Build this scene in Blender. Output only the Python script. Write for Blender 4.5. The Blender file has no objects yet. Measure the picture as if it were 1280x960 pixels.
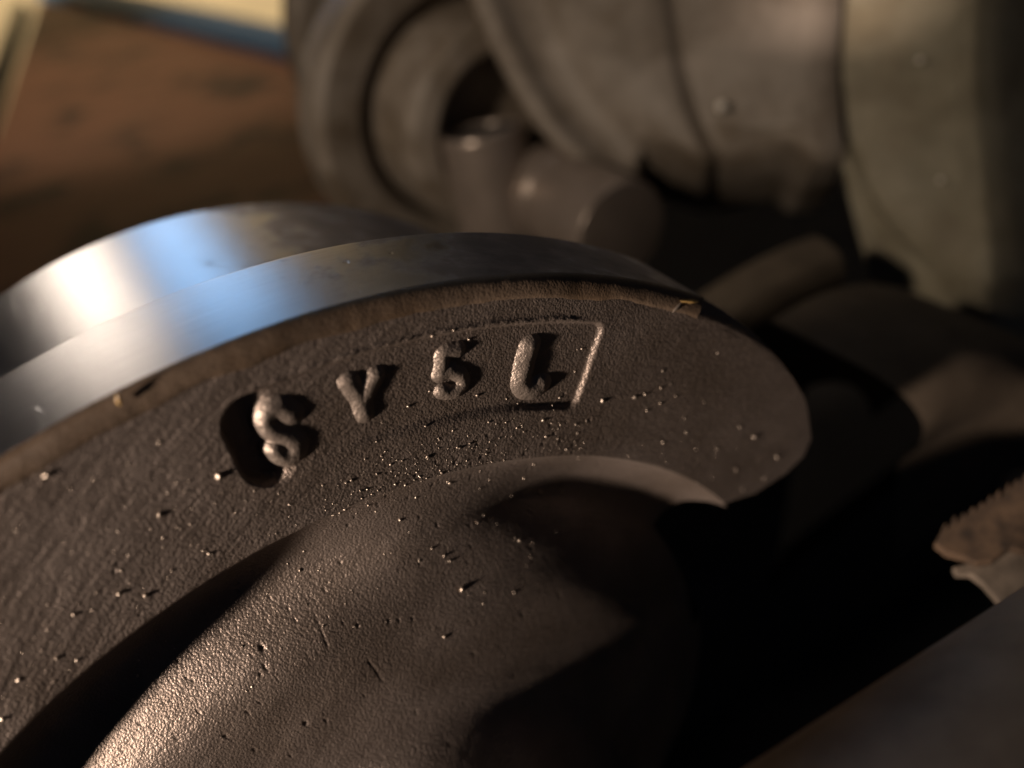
import bpy, math, random
import numpy as np
from mathutils import Matrix, Vector

random.seed(7)
rng = np.random.default_rng(7)
scene = bpy.context.scene
col = scene.collection

# ------------------------------------------------------------------ frame of reference
# Lengths below are written in centimetres in a frame whose origin is the lens; place() turns them
# into world metres with the bench top at z = 0.
UP = np.array([-.113, .81, .577]); UP /= np.linalg.norm(UP)
EX = np.array([1., 0, 0]) - UP[0] * UP; EX /= np.linalg.norm(EX)
EY = np.cross(UP, EX)
RW = np.stack([EX, EY, UP])
BENCH = -27.0
OFF = np.array([0, 0, -BENCH * .01])


def place(X):
    return np.asarray(X, float) @ RW.T * .01 + OFF


def dirw(d):
    d = RW @ np.asarray(d, float)
    return d / np.linalg.norm(d)


F = 1100.0                       # focal length for a 1280 wide picture


def ray(px, py):
    return np.array([(px - 640) / F, -(py - 480) / F, -1.0])


def at(px, py, d):
    return ray(px, py) * d


# axis frame of the front crankshaft
_a, _b = .602, -.469
N = np.array([math.sin(_a) * math.cos(_b), math.sin(_b), math.cos(_a) * math.cos(_b)])
U = np.cross([0, 1, 0], N); U /= np.linalg.norm(U)
V = np.cross(N, U)
O = np.array([0, 0, -10.]) + .893 * U - 7.981 * V


def pol(r, th, h):
    th = np.radians(th)
    r = np.asarray(r, float); h = np.asarray(h, float)
    return O + (r * np.cos(th))[..., None] * U + (r * np.sin(th))[..., None] * V + h[..., None] * N


def to_face(px, py, h=0.0):
    r = ray(px, py)
    X = r * (((O + N * h) @ N) / (r @ N)) - O
    return X @ U, X @ V


def to_polar(px, py, h=0.0):
    x, y = to_face(px, py, h)
    return math.hypot(x, y), math.degrees(math.atan2(y, x))


def to_img(X):
    return 640 + F * X[..., 0] / -X[..., 2], 480 - F * X[..., 1] / -X[..., 2]


# ------------------------------------------------------------------ camera, light, exposure
cam = bpy.data.objects.new("camera", bpy.data.cameras.new("camera"))
col.objects.link(cam)
M = Matrix([list(RW[0]) + [OFF[0]], list(RW[1]) + [OFF[1]], list(RW[2]) + [OFF[2]], [0, 0, 0, 1]])
cam.matrix_world = M
cam.data.sensor_width = 36
cam.data.lens = F / 1280 * 36
cam.data.clip_start = .002
cam.data.clip_end = 30
cam.data.dof.use_dof = True
cam.data.dof.focus_distance = .099
cam.data.dof.aperture_fstop = cam.data.lens * 1e-3 / .0030
scene.camera = cam

world = bpy.data.worlds.new("World"); scene.world = world
world.use_nodes = True
bg = world.node_tree.nodes["Background"]
bg.inputs[0].default_value = (.42, .58, 1.0, 1)
bg.inputs[1].default_value = .013
scene.view_settings.view_transform = 'Standard'
scene.view_settings.look = 'None'
scene.view_settings.exposure = 0
scene.view_settings.gamma = 1
scene.cycles.use_denoising = True
scene.cycles.max_bounces = 6


def lamp(kind, name, pos, target, energy, color, **kw):
    d = bpy.data.lights.new(name, kind); d.energy = energy; d.color = color
    for k, v in kw.items():
        setattr(d, k, v)
    o = bpy.data.objects.new(name, d); col.objects.link(o)
    p = Vector(place(pos)); t = Vector(place(target))
    o.location = p
    o.rotation_euler = (p - t).to_track_quat('Z', 'Y').to_euler()
    return o


def rim_mirror(px, py, R):
    """where on the machined rim of radius R the picture point lies, and the mirror direction there"""
    r = ray(px, py); d = r - N * (r @ N); o = -O; o = o - N * (o @ N)
    aa, bb, cc = d @ d, 2 * d @ o, o @ o - R * R
    s = (-bb - math.sqrt(bb * bb - 4 * aa * cc)) / 2 / aa
    X = r * s; dd = X - O; nn = dd - N * (dd @ N); nn /= np.linalg.norm(nn)
    v = -X / np.linalg.norm(X)
    return X, 2 * (nn @ v) * nn - v


FACE_MID = at(560, 500, 9.6)
# warm lamp, low on the left, raking the cast face
KEY = .205 * N + .979 * (math.cos(math.radians(201)) * U + math.sin(math.radians(201)) * V)
lamp('SPOT', 'key_lamp', FACE_MID + KEY * 45, FACE_MID, 19.5, (1.0, .80, .665), shadow_soft_size=.016, spot_size=math.radians(15.2), spot_blend=.3)
# lamp on the left that lights what lies behind
lamp('SPOT', 'shop_lamp', (-22, 4, 4), at(760, -200, 25), 2.5, (1.0, .82, .64), shadow_soft_size=.012, spot_size=math.radians(46.5), spot_blend=.12)
# the two lamps mirrored in the machined rim
Xw, Lw = rim_mirror(100, 340, 7.72)
lamp('AREA', 'white_lamp', Xw + Lw * 60, Xw, .0085, (1.0, .87, .76), shape='DISK', size=.13, spread=math.radians(17))
Xb, Lb = rim_mirror(222, 308, 7.72)
lamp('AREA', 'blue_window', Xb + Lb * 70, Xb, .0120, (.26, .55, 1.0), shape='RECTANGLE', size=.15, size_y=.22, spread=math.radians(17))


# added fills with no source in view: overhead for the rim, then the wall
lamp('AREA', 'overhead_fill', (6, 92, 4), at(560, 260, 18), .42, (1.0, .88, .76), shape='RECTANGLE', size=.4, size_y=.4)
lamp('SPOT', 'wall_fill', EX * -95 + EY * 150 + UP * 32, EX * -105 + EY * 250 + UP * -8, 80.0, (1.0, .80, .52), shadow_soft_size=.04, spot_size=math.radians(100), spot_blend=.6)

lamp('SPOT', 'bench_fill', EX * -70 + EY * 105 + UP * 55, EX * -52 + EY * 112 + UP * BENCH, 7.2, (1.0, .84, .66), shadow_soft_size=.05, spot_size=math.radians(52), spot_blend=.6)  # added fill that brightens the board and its blue strip


# ------------------------------------------------------------------ materials
def mat(name, build):
    m = bpy.data.materials.new(name); m.use_nodes = True
    nt = m.node_tree
    build(nt, nt.nodes["Principled BSDF"])
    return m


def node(nt, t, **kw):
    n = nt.nodes.new(t)
    for k, v in kw.items():
        if k in n.inputs:
            n.inputs[k].default_value = v
        else:
            setattr(n, k, v)
    return n


def noise(nt, vec, scale, detail=4, rough=.55):
    n = node(nt, 'ShaderNodeTexNoise')
    n.inputs['Scale'].default_value = scale
    n.inputs['Detail'].default_value = detail
    n.inputs['Roughness'].default_value = rough
    nt.links.new(vec, n.inputs['Vector'])
    return n.outputs['Fac']


def ramp(nt, fac, stops):
    r = node(nt, 'ShaderNodeValToRGB')
    e = r.color_ramp.elements
    while len(e) < len(stops):
        e.new(.5)
    for el, (p, c) in zip(e, stops):
        el.position = p
        el.color = (c, c, c, 1) if isinstance(c, (int, float)) else (*c, 1)
    nt.links.new(fac, r.inputs[0])
    return r.outputs[0]


def bump(nt, b, heights):
    prev = None
    for h, strength, dist in heights:
        n = node(nt, 'ShaderNodeBump')
        n.inputs['Strength'].default_value = strength
        n.inputs['Distance'].default_value = dist
        nt.links.new(h, n.inputs['Height'])
        if prev is not None:
            nt.links.new(prev, n.inputs['Normal'])
        prev = n.outputs[0]
    nt.links.new(prev, b.inputs['Normal'])


def cast_iron(name, c0, c1, rough=(.42, .62), grain=1.0, spec=.5, metal=0.0, dirt=0.0):
    def f(nt, b):
        v = node(nt, 'ShaderNodeTexCoord').outputs['Object']
        big = noise(nt, v, 120, 6, .6); fine = noise(nt, v, 2600, 3, .6)
        base = ramp(nt, big, [(.3, c0), (.7, c1)])
        if dirt:
            grime = noise(nt, v, 38, 6, .68)
            mx = node(nt, 'ShaderNodeMix', data_type='RGBA', blend_type='MULTIPLY'); mx.inputs[0].default_value = 1
            nt.links.new(base, mx.inputs[6])
            nt.links.new(ramp(nt, grime, [(.36, (1 - dirt, 1 - 1.12 * dirt, 1 - 1.3 * dirt)), (.56, 1.0)]), mx.inputs[7])
            base = mx.outputs[2]
        nt.links.new(base, b.inputs['Base Color'])
        nt.links.new(ramp(nt, fine, [(.3, rough[0]), (.7, rough[1])]), b.inputs['Roughness'])
        b.inputs['Specular IOR Level'].default_value = spec
        b.inputs['Metallic'].default_value = metal
        sand = node(nt, 'ShaderNodeTexVoronoi'); sand.feature = 'F1'; sand.inputs['Scale'].default_value = 3000
        nt.links.new(v, sand.inputs['Vector'])
        inv = node(nt, 'ShaderNodeMath', operation='SUBTRACT'); inv.inputs[0].default_value = 1
        nt.links.new(sand.outputs['Distance'], inv.inputs[1])
        bump(nt, b, [(noise(nt, v, 1100, 2, .5), .10 * grain, .0004), (inv.outputs[0], .28 * grain, .0003), (noise(nt, v, 5200, 2, .6), .42 * grain, .0002)])
    return mat(name, f)


def machined(name, tint=(.44, .42, .405)):
    def f(nt, b):
        uv = node(nt, 'ShaderNodeTexCoord').outputs['UV']
        ob = node(nt, 'ShaderNodeTexCoord').outputs['Object']
        mp = node(nt, 'ShaderNodeMapping'); mp.inputs['Scale'].default_value = (.5, 9, 1)
        nt.links.new(uv, mp.inputs[0])
        streak = noise(nt, mp.outputs[0], 8, 5, .65)
        stain = noise(nt, ob, 150, 5, .6)
        mix = node(nt, 'ShaderNodeMix', data_type='RGBA', blend_type='MULTIPLY')
        mix.inputs[0].default_value = 1
        nt.links.new(ramp(nt, streak, [(.3, .78), (.7, 1.0)]), mix.inputs[7])
        nt.links.new(mix.outputs[2], b.inputs['Base Color'])
        sep = node(nt, 'ShaderNodeSeparateXYZ'); nt.links.new(uv, sep.inputs[0])
        far = node(nt, 'ShaderNodeMapRange'); nt.links.new(sep.outputs[0], far.inputs[0])
        far.inputs[1].default_value = 5.9; far.inputs[2].default_value = 5.1; far.inputs[3].default_value = 0; far.inputs[4].default_value = .42
        ox = node(nt, 'ShaderNodeMath', operation='SUBTRACT'); nt.links.new(stain, ox.inputs[0]); nt.links.new(far.outputs[0], ox.inputs[1])
        smudge = noise(nt, ob, 45, 3, .55)
        ox2 = node(nt, 'ShaderNodeMath', operation='MULTIPLY_ADD'); nt.links.new(smudge, ox2.inputs[0]); ox2.inputs[1].default_value = .5
        nt.links.new(ox.outputs[0], ox2.inputs[2])
        nt.links.new(ramp(nt, ox2.outputs[0], [(.20, (.13, .105, .09)), (.40, (.24, .20, .175)), (.54, tint)]), mix.inputs[6])
        nt.links.new(ramp(nt, ox2.outputs[0], [(.40, .52), (.56, .31)]), b.inputs['Roughness'])
        nt.links.new(ramp(nt, ox2.outputs[0], [(.38, .35), (.54, 1.0)]), b.inputs['Metallic'])
        b.inputs['Anisotropic'].default_value = .6
        b.inputs['Anisotropic Rotation'].default_value = .25
        t = node(nt, 'ShaderNodeTangent'); t.direction_type = 'UV_MAP'; t.uv_map = 'UVMap'
        nt.links.new(t.outputs[0], b.inputs['Tangent'])
        scr = node(nt, 'ShaderNodeMapping'); scr.inputs['Scale'].default_value = (1.5, 45, 1); scr.inputs['Rotation'].default_value = (0, 0, .06)
        nt.links.new(uv, scr.inputs[0])
        bump(nt, b, [(streak, .10, .0002), (noise(nt, scr.outputs[0], 6, 3, .7), .12, .0002), (noise(nt, ob, 1500, 3), .06, .0003), (ramp(nt, noise(nt, ob, 420, 2), [(.22, 0.0), (.30, 1.0)]), .25, .0003)])
    return mat(name, f)


M_CAST = cast_iron('raw_cast_iron', (.195, .158, .133), (.27, .222, .190), (.36, .50), 1.0, .5, .65, dirt=.22)
M_LETTER = cast_iron('raw_cast_iron_lettering', (.22, .18, .15), (.29, .24, .20), (.40, .54), .8, .5, .7)
M_NOD = cast_iron('casting_nodule_iron', (.30, .25, .20), (.38, .32, .26), (.30, .40), .2, .7, .8)
M_RUST = cast_iron('rust_brown_iron', (.10, .072, .050), (.16, .112, .074), (.45, .6), .45, dirt=.5)
M_RIM = machined('turned_steel')
M_GREY = cast_iron('dull_grey_iron', (.18, .150, .122), (.24, .202, .166), (.5, .7), .4, dirt=.45)
M_GREY2 = cast_iron('olive_grey_iron', (.19, .168, .118), (.25, .22, .155), (.55, .75), .5, dirt=.35)
M_PIN = cast_iron('worn_pin_steel', (.23, .185, .155), (.29, .235, .20), (.26, .36), .15, .5, .45)
M_SHADED_IRON = cast_iron('shaded_iron', (.065, .050, .036), (.10, .078, .056), (.65, .8), .4, .15)  # shade on the third crankshaft is put into this darker colour
M_BAR = cast_iron('grey_bar_steel', (.17, .125, .085), (.23, .17, .12), (.5, .65), .4, dirt=.5)


def wood(nt, b):
    v = node(nt, 'ShaderNodeTexCoord').outputs['Object']
    mp = node(nt, 'ShaderNodeMapping'); mp.inputs['Scale'].default_value = (1, 7, 7); mp.inputs['Rotation'].default_value = (0, 0, .5)
    nt.links.new(v, mp.inputs[0])
    g = noise(nt, mp.outputs[0], 14, 6, .65)
    s = noise(nt, v, 13, 3, .55)
    mix = node(nt, 'ShaderNodeMix', data_type='RGBA', blend_type='MULTIPLY'); mix.inputs[0].default_value = 1
    nt.links.new(ramp(nt, g, [(.3, (.24, .092, .044)), (.72, (.40, .175, .090))]), mix.inputs[6])
    nt.links.new(ramp(nt, s, [(.36, .12), (.50, 1.0)]), mix.inputs[7])
    nt.links.new(mix.outputs[2], b.inputs['Base Color'])
    b.inputs['Roughness'].default_value = .7
    bump(nt, b, [(g, .4, .001)])


M_WOOD = mat('stained_wood', wood)


def plain(name, c, rough=.7, sc=60, var=.75):
    def f(nt, b):
        v = node(nt, 'ShaderNodeTexCoord').outputs['Object']
        nt.links.new(ramp(nt, noise(nt, v, sc, 5), [(.3, tuple(x * var for x in c)), (.7, c)]), b.inputs['Base Color'])
        b.inputs['Roughness'].default_value = rough
    return mat(name, f)


M_BLUE = plain('blue_paint', (.05, .20, .42))
M_CREAM = plain('cream_paint', (.72, .62, .45), .8, 5, .85)
M_SCRAP = plain('soiled_beige_felt', (.11, .068, .038), .9, 330, .25)
M_PALE = plain('pale_board', (.20, .16, .12), .85, 260, .45)
M_AMBER = plain('amber_resin', (.36, .23, .08), .3)
M_BLACK = plain('plain_black', (.012, .011, .011), 1.0)


# ------------------------------------------------------------------ mesh helpers
def empty(name, pos, label, cat, group=None):
    o = bpy.data.objects.new(name, None); col.objects.link(o)
    o.empty_display_size = .02
    o.location = place(pos)
    o['label'] = label; o['category'] = cat
    if group:
        o['group'] = group
    return o


def mesh_obj(name, verts, faces, m, parent=None, uv=None, smooth=True, label=None, kind=None):
    """verts in lens centimetres -> one mesh object with its origin at the middle of its vertices"""
    W = place(verts)
    c = W.mean(0)
    me = bpy.data.meshes.new(name)
    faces = np.asarray(faces) if not isinstance(faces, list) else faces
    if isinstance(faces, np.ndarray):
        nf, k = faces.shape
        me.vertices.add(len(W)); me.vertices.foreach_set('co', (W - c).astype(np.float32).ravel())
        me.loops.add(nf * k); me.loops.foreach_set('vertex_index', faces.astype(np.int32).ravel())
        me.polygons.add(nf); me.polygons.foreach_set('loop_start', np.arange(0, nf * k, k, dtype=np.int32))
        me.update(calc_edges=True)
    else:
        me.from_pydata([tuple(v) for v in (W - c)], [], faces); me.update()
    me.polygons.foreach_set('use_smooth', np.full(len(me.polygons), smooth))
    if uv is not None:
        lay = me.uv_layers.new(name='UVMap')
        idx = np.empty(len(me.loops), np.int32); me.loops.foreach_get('vertex_index', idx)
        lay.data.foreach_set('uv', np.asarray(uv, np.float32)[idx].ravel())
    me.materials.append(m)
    me.validate()
    o = bpy.data.objects.new(name, me); col.objects.link(o)
    if parent is not None:
        o.parent = parent
        p = parent
        base = np.zeros(3)
        while p is not None:
            base += np.array(p.location); p = p.parent
        o.location = c - base
    else:
        o.location = c
    if label:
        o['label'] = label
    if kind:
        o['kind'] = kind
    return o


def grid_faces(ny, nx, keep=None, flip=False):
    i = np.arange(ny * nx).reshape(ny, nx)
    q = np.stack([i[:-1, :-1], i[:-1, 1:], i[1:, 1:], i[1:, :-1]], -1).reshape(-1, 4)
    if keep is not None:
        q = q[keep.ravel()]
    return q[:, ::-1] if flip else q


def grid_obj(name, P, m, parent=None, flip=False, keep=None, uvw=None, **kw):
    ny, nx = P.shape[:2]
    if uvw is None:
        uu, vv = np.meshgrid(np.linspace(0, 1, nx), np.linspace(0, 1, ny))
        uv = np.stack([uu, vv], -1).reshape(-1, 2)
    else:
        uv = np.asarray(uvw).reshape(-1, 2)
    fc = grid_faces(ny, nx, keep, flip)
    used = np.unique(fc)
    mp = np.zeros(ny * nx, np.int64); mp[used] = np.arange(len(used))
    return mesh_obj(name, P.reshape(-1, 3)[used], mp[fc], m, parent, uv=uv[used], **kw)


_lat = rng.random((256, 256))


def vnoise(x, y):
    xi = np.floor(x).astype(int); yi = np.floor(y).astype(int)
    fx = x - xi; fy = y - yi
    fx = fx * fx * (3 - 2 * fx); fy = fy * fy * (3 - 2 * fy)
    g = lambda a, b: _lat[a & 255, b & 255]
    return (g(xi, yi) * (1 - fx) * (1 - fy) + g(xi + 1, yi) * fx * (1 - fy) + g(xi, yi + 1) * (1 - fx) * fy + g(xi + 1, yi + 1) * fx * fy) - .5


def sstep(a, b, x):
    t = np.clip((x - a) / (b - a), 0, 1)
    return t * t * (3 - 2 * t)


def catmull(pts, n):
    """smooth curve through pts, n samples spaced evenly along it"""
    p = np.asarray(pts, float)
    p = np.vstack([2 * p[0] - p[1], p, 2 * p[-1] - p[-2]])
    out = []
    for i in range(1, len(p) - 2):
        t = np.linspace(0, 1, 40, endpoint=False)[:, None]
        a, b, c, d = p[i - 1], p[i], p[i + 1], p[i + 2]
        out.append(.5 * (2 * b + (c - a) * t + (2 * a - 5 * b + 4 * c - d) * t ** 2 + (3 * b - a - 3 * c + d) * t ** 3))
    out.append(p[-2][None]); q = np.vstack(out)
    s = np.r_[0, np.cumsum(np.linalg.norm(np.diff(q, axis=0), axis=1))]
    w = np.linspace(0, s[-1], n)
    return np.stack([np.interp(w, s, q[:, k]) for k in range(q.shape[1])], -1)


def frame_of(axis):
    axis = np.asarray(axis, float); axis = axis / np.linalg.norm(axis)
    e1 = np.cross([0, 1, 0], axis); e1 /= np.linalg.norm(e1)
    return axis, e1, np.cross(axis, e1)


def lathe_pts(center, axis, prof, a0=0, a1=360, n=96):
    axis, e1, e2 = frame_of(axis)
    th = np.radians(np.linspace(a0, a1, n))
    prof = np.asarray(prof, float)
    r = prof[:, 0][:, None]; h = prof[:, 1][:, None]
    return (np.asarray(center) + (r * np.cos(th))[..., None] * e1 + (r * np.sin(th))[..., None] * e2 + (h * np.ones_like(th))[..., None] * axis)


def bev(prof, w=.08, k=3):
    """round every inner corner of a (r, h) polyline by about w"""
    p = np.asarray(prof, float); out = [p[0]]
    for i in range(1, len(p) - 1):
        a, b, c = p[i - 1], p[i], p[i + 1]
        u1 = a - b; l1 = np.linalg.norm(u1); u2 = c - b; l2 = np.linalg.norm(u2)
        ww = min(w, l1 * .45, l2 * .45)
        s, e = b + u1 / l1 * ww, b + u2 / l2 * ww
        for t in np.linspace(0, 1, k + 1):
            out.append((1 - t) ** 2 * s + 2 * t * (1 - t) * b + t * t * e)
    out.append(p[-1])
    return np.array(out)


def lathe(name, center, axis, prof, m, parent=None, a0=0, a1=360, n=96, **kw):
    return grid_obj(name, lathe_pts(center, axis, prof, a0, a1, n), m, parent, **kw)


def prism(name, poly_front, depth_vec, m, parent=None, bevel=.0, **kw):
    """closed slab: outline (list of 3-d points) and its copy moved by depth_vec"""
    P = np.asarray(poly_front, float); n = len(P)
    c = P.mean(0)
    ins = P + (c - P) / np.linalg.norm(c - P, axis=1)[:, None] * bevel
    d = np.asarray(depth_vec, float); dn = d / np.linalg.norm(d)
    rings = [ins, P + dn * bevel, P + d] if bevel else [P, P + d]
    v = np.vstack(rings)
    faces = [list(range(n)), list(range(len(v) - 1, len(v) - n - 1, -1))]
    for k in range(len(rings) - 1):
        for i in range(n):
            j = (i + 1) % n
            faces.append([k * n + j, k * n + i, (k + 1) * n + i, (k + 1) * n + j])
    return mesh_obj(name, v, faces, m, parent, smooth=False, **kw)


def box_pts(c, ax, ay, az, sx, sy, sz):
    c = np.asarray(c)
    return [c + ax * x * sx / 2 + ay * y * sy / 2 + az * z * sz / 2 for z in (-1, 1) for x, y in ((-1, -1), (1, -1), (1, 1), (-1, 1))]


# ------------------------------------------------------------------ setting: bench, wall
def on_bench(px, py, up=0.0):
    r = ray(px, py)
    return r * ((BENCH + up) / (r @ UP))


top = [on_bench(50, -2), on_bench(352, 74), on_bench(700, 160), on_bench(1500, 500), on_bench(1600, 1300), on_bench(-300, 1300), on_bench(-420, 800), on_bench(-5, 170)]
prism('bench_top', top, -UP * 3, M_WOOD, kind='structure')
flr = -75 - 20
corn = [EX * x + EY * y + UP * flr for x, y in ((-500, -100), (500, -100), (500, 420), (-500, 420))]
prism('floor', corn, -UP * 5, M_CREAM, kind='structure')
wl = [EX * x + EY * 250 + UP * z for x, z in ((-500, flr), (500, flr), (500, 250), (-500, 250))]
prism('wall', wl, EY * 8, M_CREAM, kind='structure')

M_SHADE_SHEET = plain('shade_sheet_black', (.030, .026, .024), .9, 40, .6)  # near-black sheet added on the bench in place of deep shade
mt = prism('shade_sheet', [on_bench(x, y, .35) for x, y in ((560, 112), (700, 112), (1490, 330), (1590, 1290), (-280, 1290), (330, 480))], -UP * .34, M_SHADE_SHEET)
mt['label'] = 'added dark sheet under the crankshafts, its colour standing in for deep shade'; mt['category'] = 'shade sheet'

# blue edging along the far side of the bench
b0, b1 = on_bench(46, -8), on_bench(420, 92)
dd = (b1 - b0) / np.linalg.norm(b1 - b0); nn_ = np.cross(UP, dd)
e = mesh_obj('edge_strip', np.array(box_pts((b0 + b1) / 2 + nn_ * 3.2 + UP * .3, dd, nn_, UP, np.linalg.norm(b1 - b0), 6.5, 2.0)),
             [[0, 3, 2, 1], [4, 5, 6, 7], [0, 1, 5, 4], [1, 2, 6, 5], [2, 3, 7, 6], [3, 0, 4, 7]], M_BLUE, smooth=False)
e['label'] = 'blue painted strip along the far edge of the brown board'; e['category'] = 'edging strip'
s0, s1 = on_bench(40, 2), on_bench(-60, 330)
dd = (s1 - s0) / np.linalg.norm(s1 - s0); nn_ = np.cross(UP, dd)
e = mesh_obj('batten', np.array(box_pts((s0 + s1) / 2 - nn_ * 1.0 + UP * .2, dd, nn_, UP, np.linalg.norm(b1 - b0), 1.6, 2.0)),
             [[0, 3, 2, 1], [4, 5, 6, 7], [0, 1, 5, 4], [1, 2, 6, 5], [2, 3, 7, 6], [3, 0, 4, 7]], M_BLACK, smooth=False)
e['label'] = 'dark narrow batten along the left edge of the brown board'; e['category'] = 'batten'

# ------------------------------------------------------------------ the front crankshaft
crank = empty('crankshaft', O - 9.3 * UP, 'nearest iron crankshaft with raised characters on its cast counterweight and a bright turned rim', 'crankshaft', 'crankshafts lying on the bench')

# profiles (r, h) running inwards from the rim, over the cast face, down into the dish, up the boss
face_pts = [(9.30, -.105), (9.24, -.07), (9.16, -.024), (9.10, -.004), (9.03, 0.0)]
N_FACE = 152
N_DISH = 250
rf = np.concatenate([np.linspace(9.30, 9.03, 20)[:-1], np.linspace(9.03, 6.98, N_FACE)])
hf = np.interp(rf[::-1], [p[0] for p in face_pts][::-1], [p[1] for p in face_pts][::-1])[::-1]
CORE = [(3.7, .29), (3.3, .46), (3.0, .85), (2.8, 1.5), (2.7, 2.4), (2.65, 4.0)]
dl = catmull([(6.98, 0), (6.93, -.03), (6.87, -.14), (6.76, -.38), (6.52, -.62), (6.18, -.74), (5.86, -.64), (5.58, -.38), (5.30, -.14), (5.05, -.02), (4.80, .05), (4.5, .11), (4.1, .19)] + CORE, N_DISH)
dr = catmull([(6.98, 0), (6.955, -.05), (6.89, -.18), (6.78, -.34), (6.60, -.51), (6.34, -.63), (6.05, -.62), (5.78, -.49), (5.50, -.32), (5.25, -.17), (5.02, -.05), (4.78, .04), (4.5, .11), (4.1, .19)] + CORE, N_DISH)
dm = catmull([(6.98, 0), (6.95, -.04), (6.88, -.13), (6.76, -.22), (6.58, -.29), (6.32, -.33), (6.05, -.32), (5.78, -.27), (5.50, -.20), (5.25, -.13), (5.02, -.05), (4.78, .03), (4.5, .10), (4.1, .19)] + CORE, N_DISH)

LOBE_R = np.array([6.0, 6.6, 6.85, 7.01, 7.45, 8.05, 8.42, 8.66, 8.94, 9.17, 9.25, 9.32])
LOBE_T = np.array([60., 59.5, 58.2, 56.4, 53.0, 51.3, 51.3, 52.5, 58.0, 69.6, 74.5, 79.8])
sgrid = np.concatenate([np.linspace(50, 153, 860), np.linspace(153.5, 215, 70)])
NT = len(sgrid)
W_LOBE = np.clip((104 - sgrid) / 54, 0, 1)


def warp_theta(r):
    te = np.interp(r, LOBE_R, LOBE_T)
    return te


P_DOT = []
rows_r, rows_h = [], []
wl = sstep(103, 128, sgrid); wr = 1 - sstep(72, 102, sgrid); wm = 1 - wl - wr
Rg = np.concatenate([np.repeat(rf[:, None], NT, 1), dr[1:, :1] * wr + dm[1:, :1] * wm + dl[1:, :1] * wl])
Hg = np.concatenate([np.repeat(hf[:, None], NT, 1), dr[1:, 1:] * wr + dm[1:, 1:] * wm + dl[1:, 1:] * wl])
TE = np.interp(Rg, LOBE_R, LOBE_T)
TE = np.where(Rg < 6.0, 60 - (6.0 - Rg) * 62, TE)
Tg = sgrid[None, :] + (TE - 50) * W_LOBE[None, :]
isface = np.zeros_like(Rg); isface[:len(rf)] = 1

# cast surface unevenness
ARC = np.radians(Tg) * Rg
prow = np.concatenate([rf, 6.98 - np.r_[np.cumsum(np.linalg.norm(np.diff(dr, axis=0), axis=1))]])
PY = np.repeat(prow[:, None], NT, 1)
def rn(f, a, k=0.0):
    return vnoise((ARC * math.cos(a) + PY * math.sin(a)) * f + k, (PY * math.cos(a) - ARC * math.sin(a)) * f + 2 * k)


DISP = .016 * rn(1.1, .3, 7) + .006 * rn(3.9, 1.1, 30)
rough_zone = (sstep(62, 92, Tg) * .75 + .25) * np.where(isface > 0, 1, .45)
DISP += rough_zone * (.0050 * rn(11, .5, 11) + .0050 * rn(19, 1.3, 5) + .0045 * rn(31, .9, 60)) * sstep(9.22, 9.10, PY)
# the lip by the turned band is a little ragged
DISP += sstep(9.0, 9.1, Rg) * isface * .02 * vnoise(ARC * 2.2 + 40, PY * 3)
# lobe edge rolls over
edge = (Tg - TE) * np.pi / 180 * Rg
DISP -= isface * .22 * (1 - sstep(0, .30, edge)) ** 2

# recessed panel with the characters: a rounded polar rectangle
PR0, PR1, PT0, PT1 = 7.635, 8.785, 88.75, 118.7


def panel_sd(R, T):
    rc, hr = (PR0 + PR1) / 2, (PR1 - PR0) / 2
    tc = (PT0 + PT1) / 2
    ha = np.radians(PT1 - PT0) / 2 * R
    a = np.radians(T - tc) * R
    k = .14 + .20 * sstep(112, 116, T)
    qx = np.abs(a) - ha + k; qy = np.abs(R - rc) - hr + k
    return np.hypot(np.maximum(qx, 0), np.maximum(qy, 0)) + np.minimum(np.maximum(qx, qy), 0) - k


def panel_h(R, T):
    sd = panel_sd(R, T)
    left = sstep(114.9, 117.6, T)
    mid = sstep(103, 114, T)
    depth = .056 + .135 * left - .012 * mid * (1 - left)
    low = sstep(7.95, 7.62, R)
    width = .055 + .10 * low * sstep(92, 97, T) * (1 - left) + .02 * mid * (1 - left)
    return -depth * (1 - sstep(-width, .015, sd))


DISP += panel_h(Rg, Tg) * isface
sdp = panel_sd(Rg, Tg)
DISP += isface * sstep(8.5, 8.7, Rg) * np.exp(-((sdp - .03) / .035) ** 2) * (.012 + .030 * (rn(29, .2, 90) + .15)) * sstep(119, 114, Tg) * sstep(90, 93, Tg)
BASE = pol(Rg, Tg, Hg)
# normals of the undisplaced surface
du = np.gradient(BASE, axis=1); dv = np.gradient(BASE, axis=0)
NR = np.cross(du, dv); NR /= np.linalg.norm(NR, axis=-1)[..., None] + 1e-12
if (NR[60, 400] @ N) < 0:
    NR = -NR
NR[:len(rf)] = N
SURF = BASE + NR * DISP[..., None]
IX, IY = to_img(SURF)


def nearest(px, py):
    k = np.argmin((IX - px) ** 2 + (IY - py) ** 2)
    return np.unravel_index(k, IX.shape)


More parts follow.
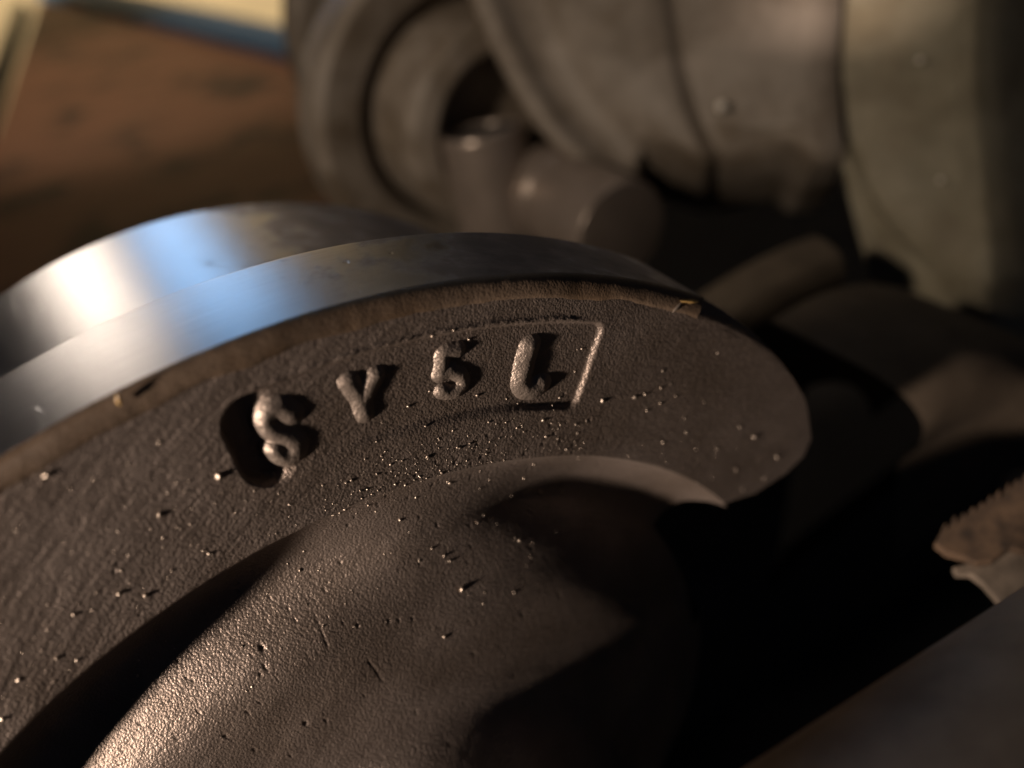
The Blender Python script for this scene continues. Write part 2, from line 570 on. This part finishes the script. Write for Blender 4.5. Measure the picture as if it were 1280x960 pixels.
# small blow holes
pits = [(327, 808, .035), (383, 905, .032), (283, 921, .024), (318, 937, .022), (249, 891, .018), (220, 923, .018), (174, 905, .016), (448, 782, .02), (486, 776, .024), (546, 655, .02), (404, 700, .015), (330, 680, .012), (660, 640, .02), (705, 492, .018), (610, 905, .02), (240, 850, .018), (520, 890, .018), (560, 930, .016), (455, 870, .016), (360, 760, .014)]
for px, py, rad in pits + [(rng.uniform(200, 700), rng.uniform(640, 950), .007 + .016 * rng.random() ** 3) for _ in range(90)] + [(430 + 320 * t, 652 - 90 * t - abs(rng.normal()) * 32, .006 + .016 * rng.random() ** 3) for t in rng.random(130)] + [(rng.uniform(0, 400), rng.uniform(560, 800), .007 + .014 * rng.random() ** 3) for _ in range(50)]:
    i, j = nearest(px, py)
    sl = (slice(max(0, i - 10), i + 11), slice(max(0, j - 12), j + 13))
    d2 = ((SURF[sl] - SURF[i, j]) ** 2).sum(-1)
    SURF[sl] -= NR[sl] * (1.3 * rad * np.exp(-d2 / (rad * .75) ** 2))[..., None]
# scratches on the boss
for (x0, y0), (x1, y1) in [((395, 770), (412, 815)), ((460, 825), (478, 850)), ((655, 690), (580, 745)), ((610, 745), (555, 790))]:
    for t in np.linspace(0, 1, 26):
        i, j = nearest(x0 + (x1 - x0) * t, y0 + (y1 - y0) * t)
        sl = (slice(max(0, i - 4), i + 5), slice(max(0, j - 4), j + 5))
        d2 = ((SURF[sl] - SURF[i, j]) ** 2).sum(-1)
        SURF[sl] -= NR[sl] * (.0035 * np.exp(-d2 / .018 ** 2))[..., None]

# skirt that gives the web its thickness at the lobe end
nf = len(rf)
web = grid_obj('web', SURF, M_CAST, crank, flip=True, uvw=np.stack([ARC * .1, PY * .1], -1))
edge_r = np.concatenate([rf[:nf]])
ring = SURF[:nf, 0]
thb = np.interp(rf, LOBE_R, LOBE_T)
sk = np.stack([ring, pol(rf, thb - .5, hf - .35), pol(rf, thb - .4, hf - .6), pol(rf, thb, hf - 1.55), pol(rf * .7, thb + 8, hf - 1.56)])
grid_obj('lobe_side', sk, M_CAST, crank)

# turned band and what follows it
aa = np.linspace(79.2, 160, 260)


def turned(name, prof, a0, a1, m, n=260):
    prof = np.asarray(prof, float)
    th = np.linspace(a0, a1, n)[None, :]
    P = pol(prof[:, :1] + 0 * th, th + 0 * prof[:, :1], prof[:, 1:] + 0 * th)
    s = np.r_[0, np.cumsum(np.linalg.norm(np.diff(prof, axis=0), axis=1))][:, None]
    return grid_obj(name, P, m, crank, uvw=np.stack([np.radians(th) * 3 + 0 * s, s + 0 * th], -1))


turned('turned_rim', bev([(9.0, -.11), (9.306, -.11), (9.32, -.13), (9.32, -1.49), (9.292, -1.56), (9.15, -1.60), (7.2, -1.60)], .015, 2), 79.0, 160, M_RIM)
turned('rear_rim', bev([(7.2, -1.55), (7.75, -1.6), (7.75, -7.80), (7.66, -7.88), (5, -7.9), (3, -7.9)], .05, 3), 40, 160, M_RIM)
lathe('journal', O, N, bev([(0, -16), (4.5, -16), (4.5, -1.5)], .1), M_SHADED_IRON, crank)

# rusty, ragged cast edge between the face and the turned band
th = np.linspace(79.6, 160, 700)[None, :]
pe = np.array([(9.322, -.135), (9.318, -.085), (9.295, -.045), (9.25, -.018), (9.19, .002), (9.13, .010), (9.085, .008), (9.06, -.014)])
wig = .06 * vnoise(th * .33 + 3, th * 0 + 4) + .016 * vnoise(th * 1.1, th * 0 + 9)
RE = pe[:, :1] + wig * np.array([0, 0, 0, .1, .3, .8, 1, 1])[:, None]
HE = pe[:, 1:] + 0 * th + .006 * vnoise(th * 1.4 + 0 * RE, RE * 9)
grid_obj('cast_edge', pol(RE, th + 0 * RE, HE), M_RUST, crank)
lathe('web_blocker', O, N, bev([(2.0, -.45), (5.7, -.45), (6.0, -.7), (6.0, -1.5), (2, -1.55)], .15), M_CAST, crank, a0=165, a1=392)  # unseen rest of the web, added to block the key lamp

# raised characters, each swept from its own strokes
letters = {
    'S': ([[(364, 519), (350, 511), (337, 517), (333, 529), (340, 540), (353, 545), (366, 551), (371, 561), (364, 570), (352, 571), (344, 564)]], .122, .080),
    'Y': ([[(437, 479), (446, 492), (453, 503)], [(471, 471), (463, 487), (454, 502)], [(453, 502), (457, 518)]], .098, .066),
    '5': ([[(574, 439), (557, 443), (554, 457), (552, 470)], [(553, 469), (564, 465), (576, 470), (580, 480), (573, 489), (563, 492), (554, 490)]], .086, .061),
    'L': ([[(664, 434), (659, 450), (655, 466), (653, 478), (659, 486), (669, 487), (677, 482)]], .126, .086),
}


def seg_d(P, A, B):
    d = B - A; t = np.clip(((P - A) @ d) / (d @ d + 1e-12), 0, 1)
    return np.linalg.norm(P - A - t[..., None] * d, axis=-1)


for ch, (strokes, w, H) in letters.items():
    st = [np.array([to_face(x, y, -.02) for x, y in s]) for s in strokes]
    st = [catmull(s, 30) if len(s) > 2 else s for s in st]
    allp = np.vstack(st); lo = allp.min(0) - w * 1.7; hi = allp.max(0) + w * 1.7
    nx, ny = int((hi[0] - lo[0]) / .0095), int((hi[1] - lo[1]) / .0095)
    gx, gy = np.meshgrid(np.linspace(lo[0], hi[0], nx), np.linspace(lo[1], hi[1], ny))
    G = np.stack([gx, gy], -1)
    d = np.full(gx.shape, 9.0)
    for s in st:
        for k in range(len(s) - 1):
            d = np.minimum(d, seg_d(G, s[k], s[k + 1]))
    d = d + .007 * vnoise(gx * 9, gy * 9) + .004 * vnoise(gx * 24, gy * 24)
    R_ = np.hypot(gx, gy); T_ = np.degrees(np.arctan2(gy, gx))
    x = np.clip(d / (w * 1.25), 0, 1.2)
    prof = np.where(x < 1, (1 - np.clip(x, 0, 1) ** 1.75), -(x - 1) * 1.2)
    fl = panel_h(R_, T_)
    h = fl + (H - .056 - fl) * np.maximum(prof, 0) + H * np.minimum(prof, 0) + .007 * vnoise(gx * 11, gy * 11) + .004 * vnoise(gx * 27, gy * 27) - .004
    P = O + gx[..., None] * U + gy[..., None] * V + h[..., None] * N
    kp = (x < 1.15); kp = kp[:-1, :-1] & kp[1:, :-1] & kp[:-1, 1:] & kp[1:, 1:]
    grid_obj('raised_character', P, M_LETTER, crank, keep=kp, label='raised character ' + ch)

# cast nodules
ICO_V, ICO_F = None, None


def ico():
    import bmesh
    bm = bmesh.new(); bmesh.ops.create_icosphere(bm, subdivisions=2, radius=1)
    v = np.array([q.co[:] for q in bm.verts]); f = np.array([[q.index for q in t.verts] for t in bm.faces]); bm.free()
    return v, f


ICO_V, ICO_F = ico()
nod = [(274, 596, .042), (58, 594, .034), (173, 504, .036), (342, 592, .020), (200, 643, .034), (204, 672, .016), (263, 692, .022), (205, 683, .014), (215, 713, .016), (149, 741, .028), (183, 744, .032), (92, 768, .026), (72, 824, .026), (96, 825, .022), (25, 850, .03), (3, 898, .026), (240, 636, .012), (238, 655, .014),
       (440, 600, .022), (432, 637, .026), (456, 574, .016), (470, 552, .014), (496, 575, .014), (535, 571, .026), (519, 600, .014), (560, 603, .016), (569, 583, .014), (600, 590, .016), (575, 560, .02), (548, 548, .014), (585, 545, .012), (668, 580, .02), (679, 526, .026), (683, 546, .02), (652, 532, .013), (621, 530, .012), (640, 545, .013), (612, 552, .012), (697, 549, .014), (726, 560, .014), (723, 573, .014), (733, 526, .014),
       (753, 501, .030), (793, 496, .026), (806, 493, .022), (826, 485, .024), (838, 480, .014), (829, 464, .022), (809, 513, .022), (826, 504, .022), (845, 495, .018), (856, 523, .018), (858, 541, .022), (829, 553, .022), (880, 503, .016), (943, 547, .034), (925, 534, .022), (972, 571, .034), (896, 561, .018), (870, 561, .014), (874, 577, .014), (920, 587, .022), (955, 598, .018), (929, 612, .022), (700, 497, .016), (728, 436, .022), (722, 437, .012),
       (650, 677, .032), (577, 737, .036), (643, 741, .026), (666, 680, .014), (695, 664, .02), (540, 686, .022), (555, 695, .024), (562, 700, .028), (675, 616, .034), (701, 614, .026), (728, 625, .026), (563, 604, .024), (552, 591, .02), (500, 650, .026), (600, 612, .016), (612, 600, .014), (655, 598, .016), (597, 652, .022), (605, 645, .016), (640, 620, .018), (555, 796, .026), (483, 778, .016), (443, 783, .018), (605, 755, .014), (525, 702, .02), (380, 690, .016), (375, 712, .022), (360, 706, .014), (398, 712, .014), (412, 728, .012), (470, 640, .014), (520, 622, .018), (489, 590, .012), (463, 481, .012), (540, 420, .016), (586, 424, .022), (568, 412, .02), (565, 485, .015), (597, 494, .024), (511, 508, .024), (537, 489, .016), (633, 499, .014), (478, 529, .012), (690, 506, .018), (680, 505, .014), (735, 447, .012)]
for _ in range(230):
    t = rng.random()
    bx = 400 + 330 * t; by = 660 - 95 * t + 22 * math.sin(3.1 * t) * -1
    nod.append((bx, by - abs(rng.normal()) * 30, .005 + .013 * rng.random() ** 2))
for _ in range(26):
    nod.append((rng.uniform(220, 380), rng.uniform(610, 700), rng.uniform(.006, .014)))
for _ in range(40):
    nod.append((rng.uniform(820, 960), rng.uniform(530, 625), rng.uniform(.006, .013)))
for _ in range(45):
    nod.append((rng.uniform(430, 720), rng.uniform(600, 760), rng.uniform(.006, .013)))
for _ in range(30):
    nod.append((rng.uniform(0, 250), rng.uniform(650, 860), rng.uniform(.006, .012)))
for _ in range(150):
    nod.append((rng.uniform(0, 420), rng.uniform(540, 880), .005 + .013 * rng.random() ** 3))
for _ in range(60):
    nod.append((rng.uniform(700, 1000), rng.uniform(440, 620), .005 + .011 * rng.random() ** 3))
vs, fs = [], []
for px, py, rad in nod:
    i, j = nearest(px, py)
    c = SURF[i, j]; nn_ = NR[i, j]
    if (IX[i, j] - px) ** 2 + (IY[i, j] - py) ** 2 > 30:
        continue
    q = ICO_V * rad * rng.uniform(.8, 1.2, (1, 3)) * (1 + .16 * rng.normal(size=(len(ICO_V), 1)))
    fs.append(ICO_F + len(vs) * len(ICO_V)); vs.append(q + c + nn_ * rad * (-.15 if rad > .015 else -.3))
mesh_obj('casting_nodules', np.vstack(vs), np.vstack(fs), M_NOD, crank, kind='stuff')


def sliver(px0, py0, px1, py1, w, m, name):
    a = np.array(to_face(px0, py0, .02)); b = np.array(to_face(px1, py1, .02))
    pts = []
    d = b - a; nrm = np.array([-d[1], d[0]]) / np.linalg.norm(d)
    for t in np.linspace(0, 1, 7):
        ww = w * math.sin(math.pi * (t * .9 + .05)) * rng.uniform(.6, 1.3)
        for k in range(6):
            an = k / 6 * 2 * math.pi
            q = a + d * t + nrm * ww * math.cos(an)
            pts.append(O + q[0] * U + q[1] * V + (.02 + ww * math.sin(an)) * N)
    f = []
    for i in range(6):
        for k in range(6):
            f.append([i * 6 + k, i * 6 + (k + 1) % 6, (i + 1) * 6 + (k + 1) % 6, (i + 1) * 6 + k])
    return mesh_obj(name, np.array(pts), f, m, crank)


sliver(840, 391, 853, 377, .018, M_NOD, 'casting_flash')
sliver(850, 376, 874, 377, .03, M_AMBER, 'casting_flash')
sliver(146, 492, 150, 507, .03, M_AMBER, 'casting_flash')

# ------------------------------------------------------------------ crankshaft lying behind
A0 = at(592, 142, 29)
rear = empty('crankshaft', A0 - 7 * UP, 'dull grey crankshaft behind, with ringed flange and pin left of a big stepped web', 'crankshaft', 'crankshafts lying on the bench')
lathe('flange', A0, N, bev([(2, -1.8), (5.35, -1.8), (5.35, -.25), (5.12, 0), (4.0, -.03), (3.75, -.2), (3.5, -.75), (3.2, -.8)], .06), M_GREY, rear)
lathe('boss', A0, N, bev([(3.6, -.85), (3.42, -.5), (3.35, 1.9), (3.15, 2.25), (2.55, 2.45), (2.3, 2.3), (2.15, 1.5), (.0, 1.4)], .08), M_GREY, rear)
pl = at(676, 236, 27.0)
lathe('crank_pin', pl, N, bev([(0, .2), (1.45, .2), (1.45, 1.2), (1.33, 1.28), (1.33, 1.65), (1.45, 1.75), (1.45, 4.2), (0, 4.2)], .08), M_PIN, rear)
na = np.array([-.2, .86, .44]); na /= np.linalg.norm(na)
npos = at(602, 160, 26.0)
nip = lathe('nipple', npos, na, bev([(1.36, -4.5), (1.28, -.15), (1.2, 0), (1.06, -.06), (1.0, -1.5), (0, -1.5)], .07), M_PIN, rear)
lathe('bore_shade', npos, na, [(1.055, -.12), (.9, -.3), (0, -.5)], M_BLACK, rear)  # black disc: the hole's inner shade put into its colour
lathe('rear_flange', at(565, 30, 37), N, bev([(1, -1), (7.0, -1), (7.0, .4), (6.6, .6), (5, .5), (1, .5)], .2), M_GREY, rear)


# ---- the big stepped web: lands and grooves stacked along the shaft
def resample(p, n):
    p = catmull(p, 400)
    w = np.linspace(0, 1, n)
    return np.stack([np.interp(w, np.linspace(0, 1, 400), p[:, k]) for k in range(2)], -1)


def curve3(pts, d, dx=0.0, n=40, d_end=None):
    q = resample(pts, n)
    dd = np.linspace(d, d if d_end is None else d_end, n)
    return np.array([at(x + dx, y, z) for (x, y), z in zip(q, dd)])


B0 = [(560, -70), (588, 0), (616, 64), (639, 109), (676, 165), (725, 210), (772, 242)]
B1 = [(672, -70), (695, 0), (725, 75), (762, 130), (785, 155), (800, 172), (812, 178)]
G1 = [(822, -70), (829, 0), (839, 75), (856, 135), (868, 165), (876, 182), (884, 192)]
G2 = [(1055, -70), (1053, 0), (1049, 60), (1049, 110), (1052, 150), (1054, 175), (1057, 190)]
G3 = [(1066, -70), (1064, 0), (1060, 60), (1061, 130), (1075, 205), (1112, 280), (1190, 362)]
R0 = [(1224, -70), (1222, 0), (1219, 80), (1221, 140), (1231, 225), (1237, 300), (1243, 350)]
mid = lambda a, b, t: [(p[0] * (1 - t) + q[0] * t, p[1] * (1 - t) + q[1] * t) for p, q in zip(a, b)]
M1 = mid(G1, G2, .5); M1[-3:] = [(942, 160), (962, 163), (985, 172)]
sheet = [curve3(B0, 29, 8), curve3(B0, 25.6), curve3(B0, 25.3, 5), curve3(B0, 25.1, 26), curve3(B0, 25.4, 36), curve3(mid(B0, B1, .6), 25.75), curve3(B1, 25.3, -8), curve3(B1, 25.0, 6),
         curve3(mid(B1, G1, .5), 24.6), curve3(G1, 24.1, -6), curve3(G1, 24.15, 2), curve3(G1, 24.35, 10), curve3(G1, 24.35, 20), curve3(G1, 24.0, 36), curve3(M1, 23.5), curve3(G2, 22.9, -44), curve3(G2, 22.82, -36), curve3(G2, 22.8, -8), curve3(G2, 22.85, -1)]
S = np.array(sheet)
back = S[:, -1:] + np.array([.4, -.5, -2.0]); back2 = S[:, -1:] + np.array([1.0, -.6, -5.0])
lip = S[:, -1:] + np.array([.08, -.25, -.5])
S = np.concatenate([S, lip, back, back2], 1)
grid_obj('stepped_web', S, M_GREY, rear)
plate = [curve3(G2, 23.0, 0), curve3(G3, 23.0, -4), curve3(G3, 22.75, 4), curve3(mid(G3, R0, .5), 22.4), curve3(R0, 21.8, -8), curve3(R0, 21.8, 3), curve3(R0, 22.6, 40), curve3(R0, 25, 190)]
P_ = np.array(plate)
P_ = np.concatenate([P_, P_[:, -1:] + np.array([.05, -.35, -.35]), P_[:, -1:] + np.array([.35, -1.4, -.5]), P_[:, -1:] + np.array([1.3, -3.6, -1.3]), P_[:, -1:] + np.array([2.6, -5.0, -3.4])], 1)
grid_obj('end_cheek', P_, M_GREY2, rear)

M_GLINT = cast_iron('glint_pale', (.7, .64, .56), (.8, .74, .66), (.25, .3), .1, .6, 0.0)  # pale beads whose colour stands in for out-of-focus glints
for px, py, d, r_ in ((902, 133, 23.55, .14), (766, 262, 24.4, .17), (1150, 75, 22.0, .07), (1175, 225, 21.9, .06)):
    mesh_obj('glint_bead', ICO_V * r_ + at(px, py, d), ICO_F, M_GLINT, rear)

# ------------------------------------------------------------------ third crankshaft, in the dark to the right
C0 = at(985, 740, 27.0)
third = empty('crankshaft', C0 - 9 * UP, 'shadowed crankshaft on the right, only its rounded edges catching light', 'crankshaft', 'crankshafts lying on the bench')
lathe('web', C0, N, bev([(1, -1.3), (11.3, -1.3), (11.4, -.9), (11.2, -.2), (10.7, 0), (10.0, -.1), (9.5, -.5), (6.0, -.6), (.3, -.6)], .2), M_SHADED_IRON, third, a0=110, a1=395)

lathe('cheek', at(1150, 730, 19.5), N, bev([(3.0, -4), (5.6, -4), (5.7, -1.2), (5.55, -.4), (5.1, 0), (4.4, -.1), (3.6, -.6), (0, -.7)], .25), M_SHADED_IRON, third, a0=40, a1=126)

# frayed scrap lying on it
sc_o = [(1168, 679)]
for k in range(12):
    x = 1178 + k * 11.5; y = 665 - k * 7.4
    sc_o += [(x - 2, y + rng.uniform(-4, 0)), (x + 2.5, y - 10 + rng.uniform(-3, 3)), (x + 6, y + rng.uniform(-3, 3))]
sc_o += [(1330, 575), (1340, 660), (1290, 690), (1262, 684), (1240, 700), (1222, 703), (1204, 696), (1182, 690)]
sp = lambda pts, k=0.0: np.array([at(x, y, 13.4 + k - (x - 1180) * .004 + (y - 660) * -.008) for x, y in pts])
scrap = empty('torn_scrap', at(1240, 690, 13.6), 'torn beige scrap with a frayed toothed edge and a pale corner at the right', 'scrap')
prism('fringe', sp(sc_o), np.array([.05, -.10, -.12]), M_SCRAP, scrap, bevel=.02)
prism('pale_corner', sp([(1191, 709), (1222, 701), (1242, 702), (1262, 688), (1292, 684), (1345, 690), (1340, 715), (1285, 742), (1262, 757), (1250, 754), (1228, 728), (1212, 716), (1195, 716)], .25), np.array([.05, -.10, -.12]), M_PALE, scrap, bevel=.02)

# round bar in the lower right corner
ba, bb_ = at(1010, 1020, 6.2), at(1380, 762, 7.4)
ax = (bb_ - ba) / np.linalg.norm(bb_ - ba)
dn = np.cross(ax, [0, 0, 1.]); dn /= np.linalg.norm(dn)
if dn[1] > 0:
    dn = -dn
bc = ba + dn * 1.6 + np.array([0, 0, -.6])
q = lathe('steel_bar', bc - ax * 4, ax, bev([(0, 0), (1.6, 0), (1.6, 12), (0, 12)], .15), M_BAR)
q['label'] = 'blurred plain grey round bar crossing the lower right corner'; q['category'] = 'bar'

scene.render.film_transparent = False
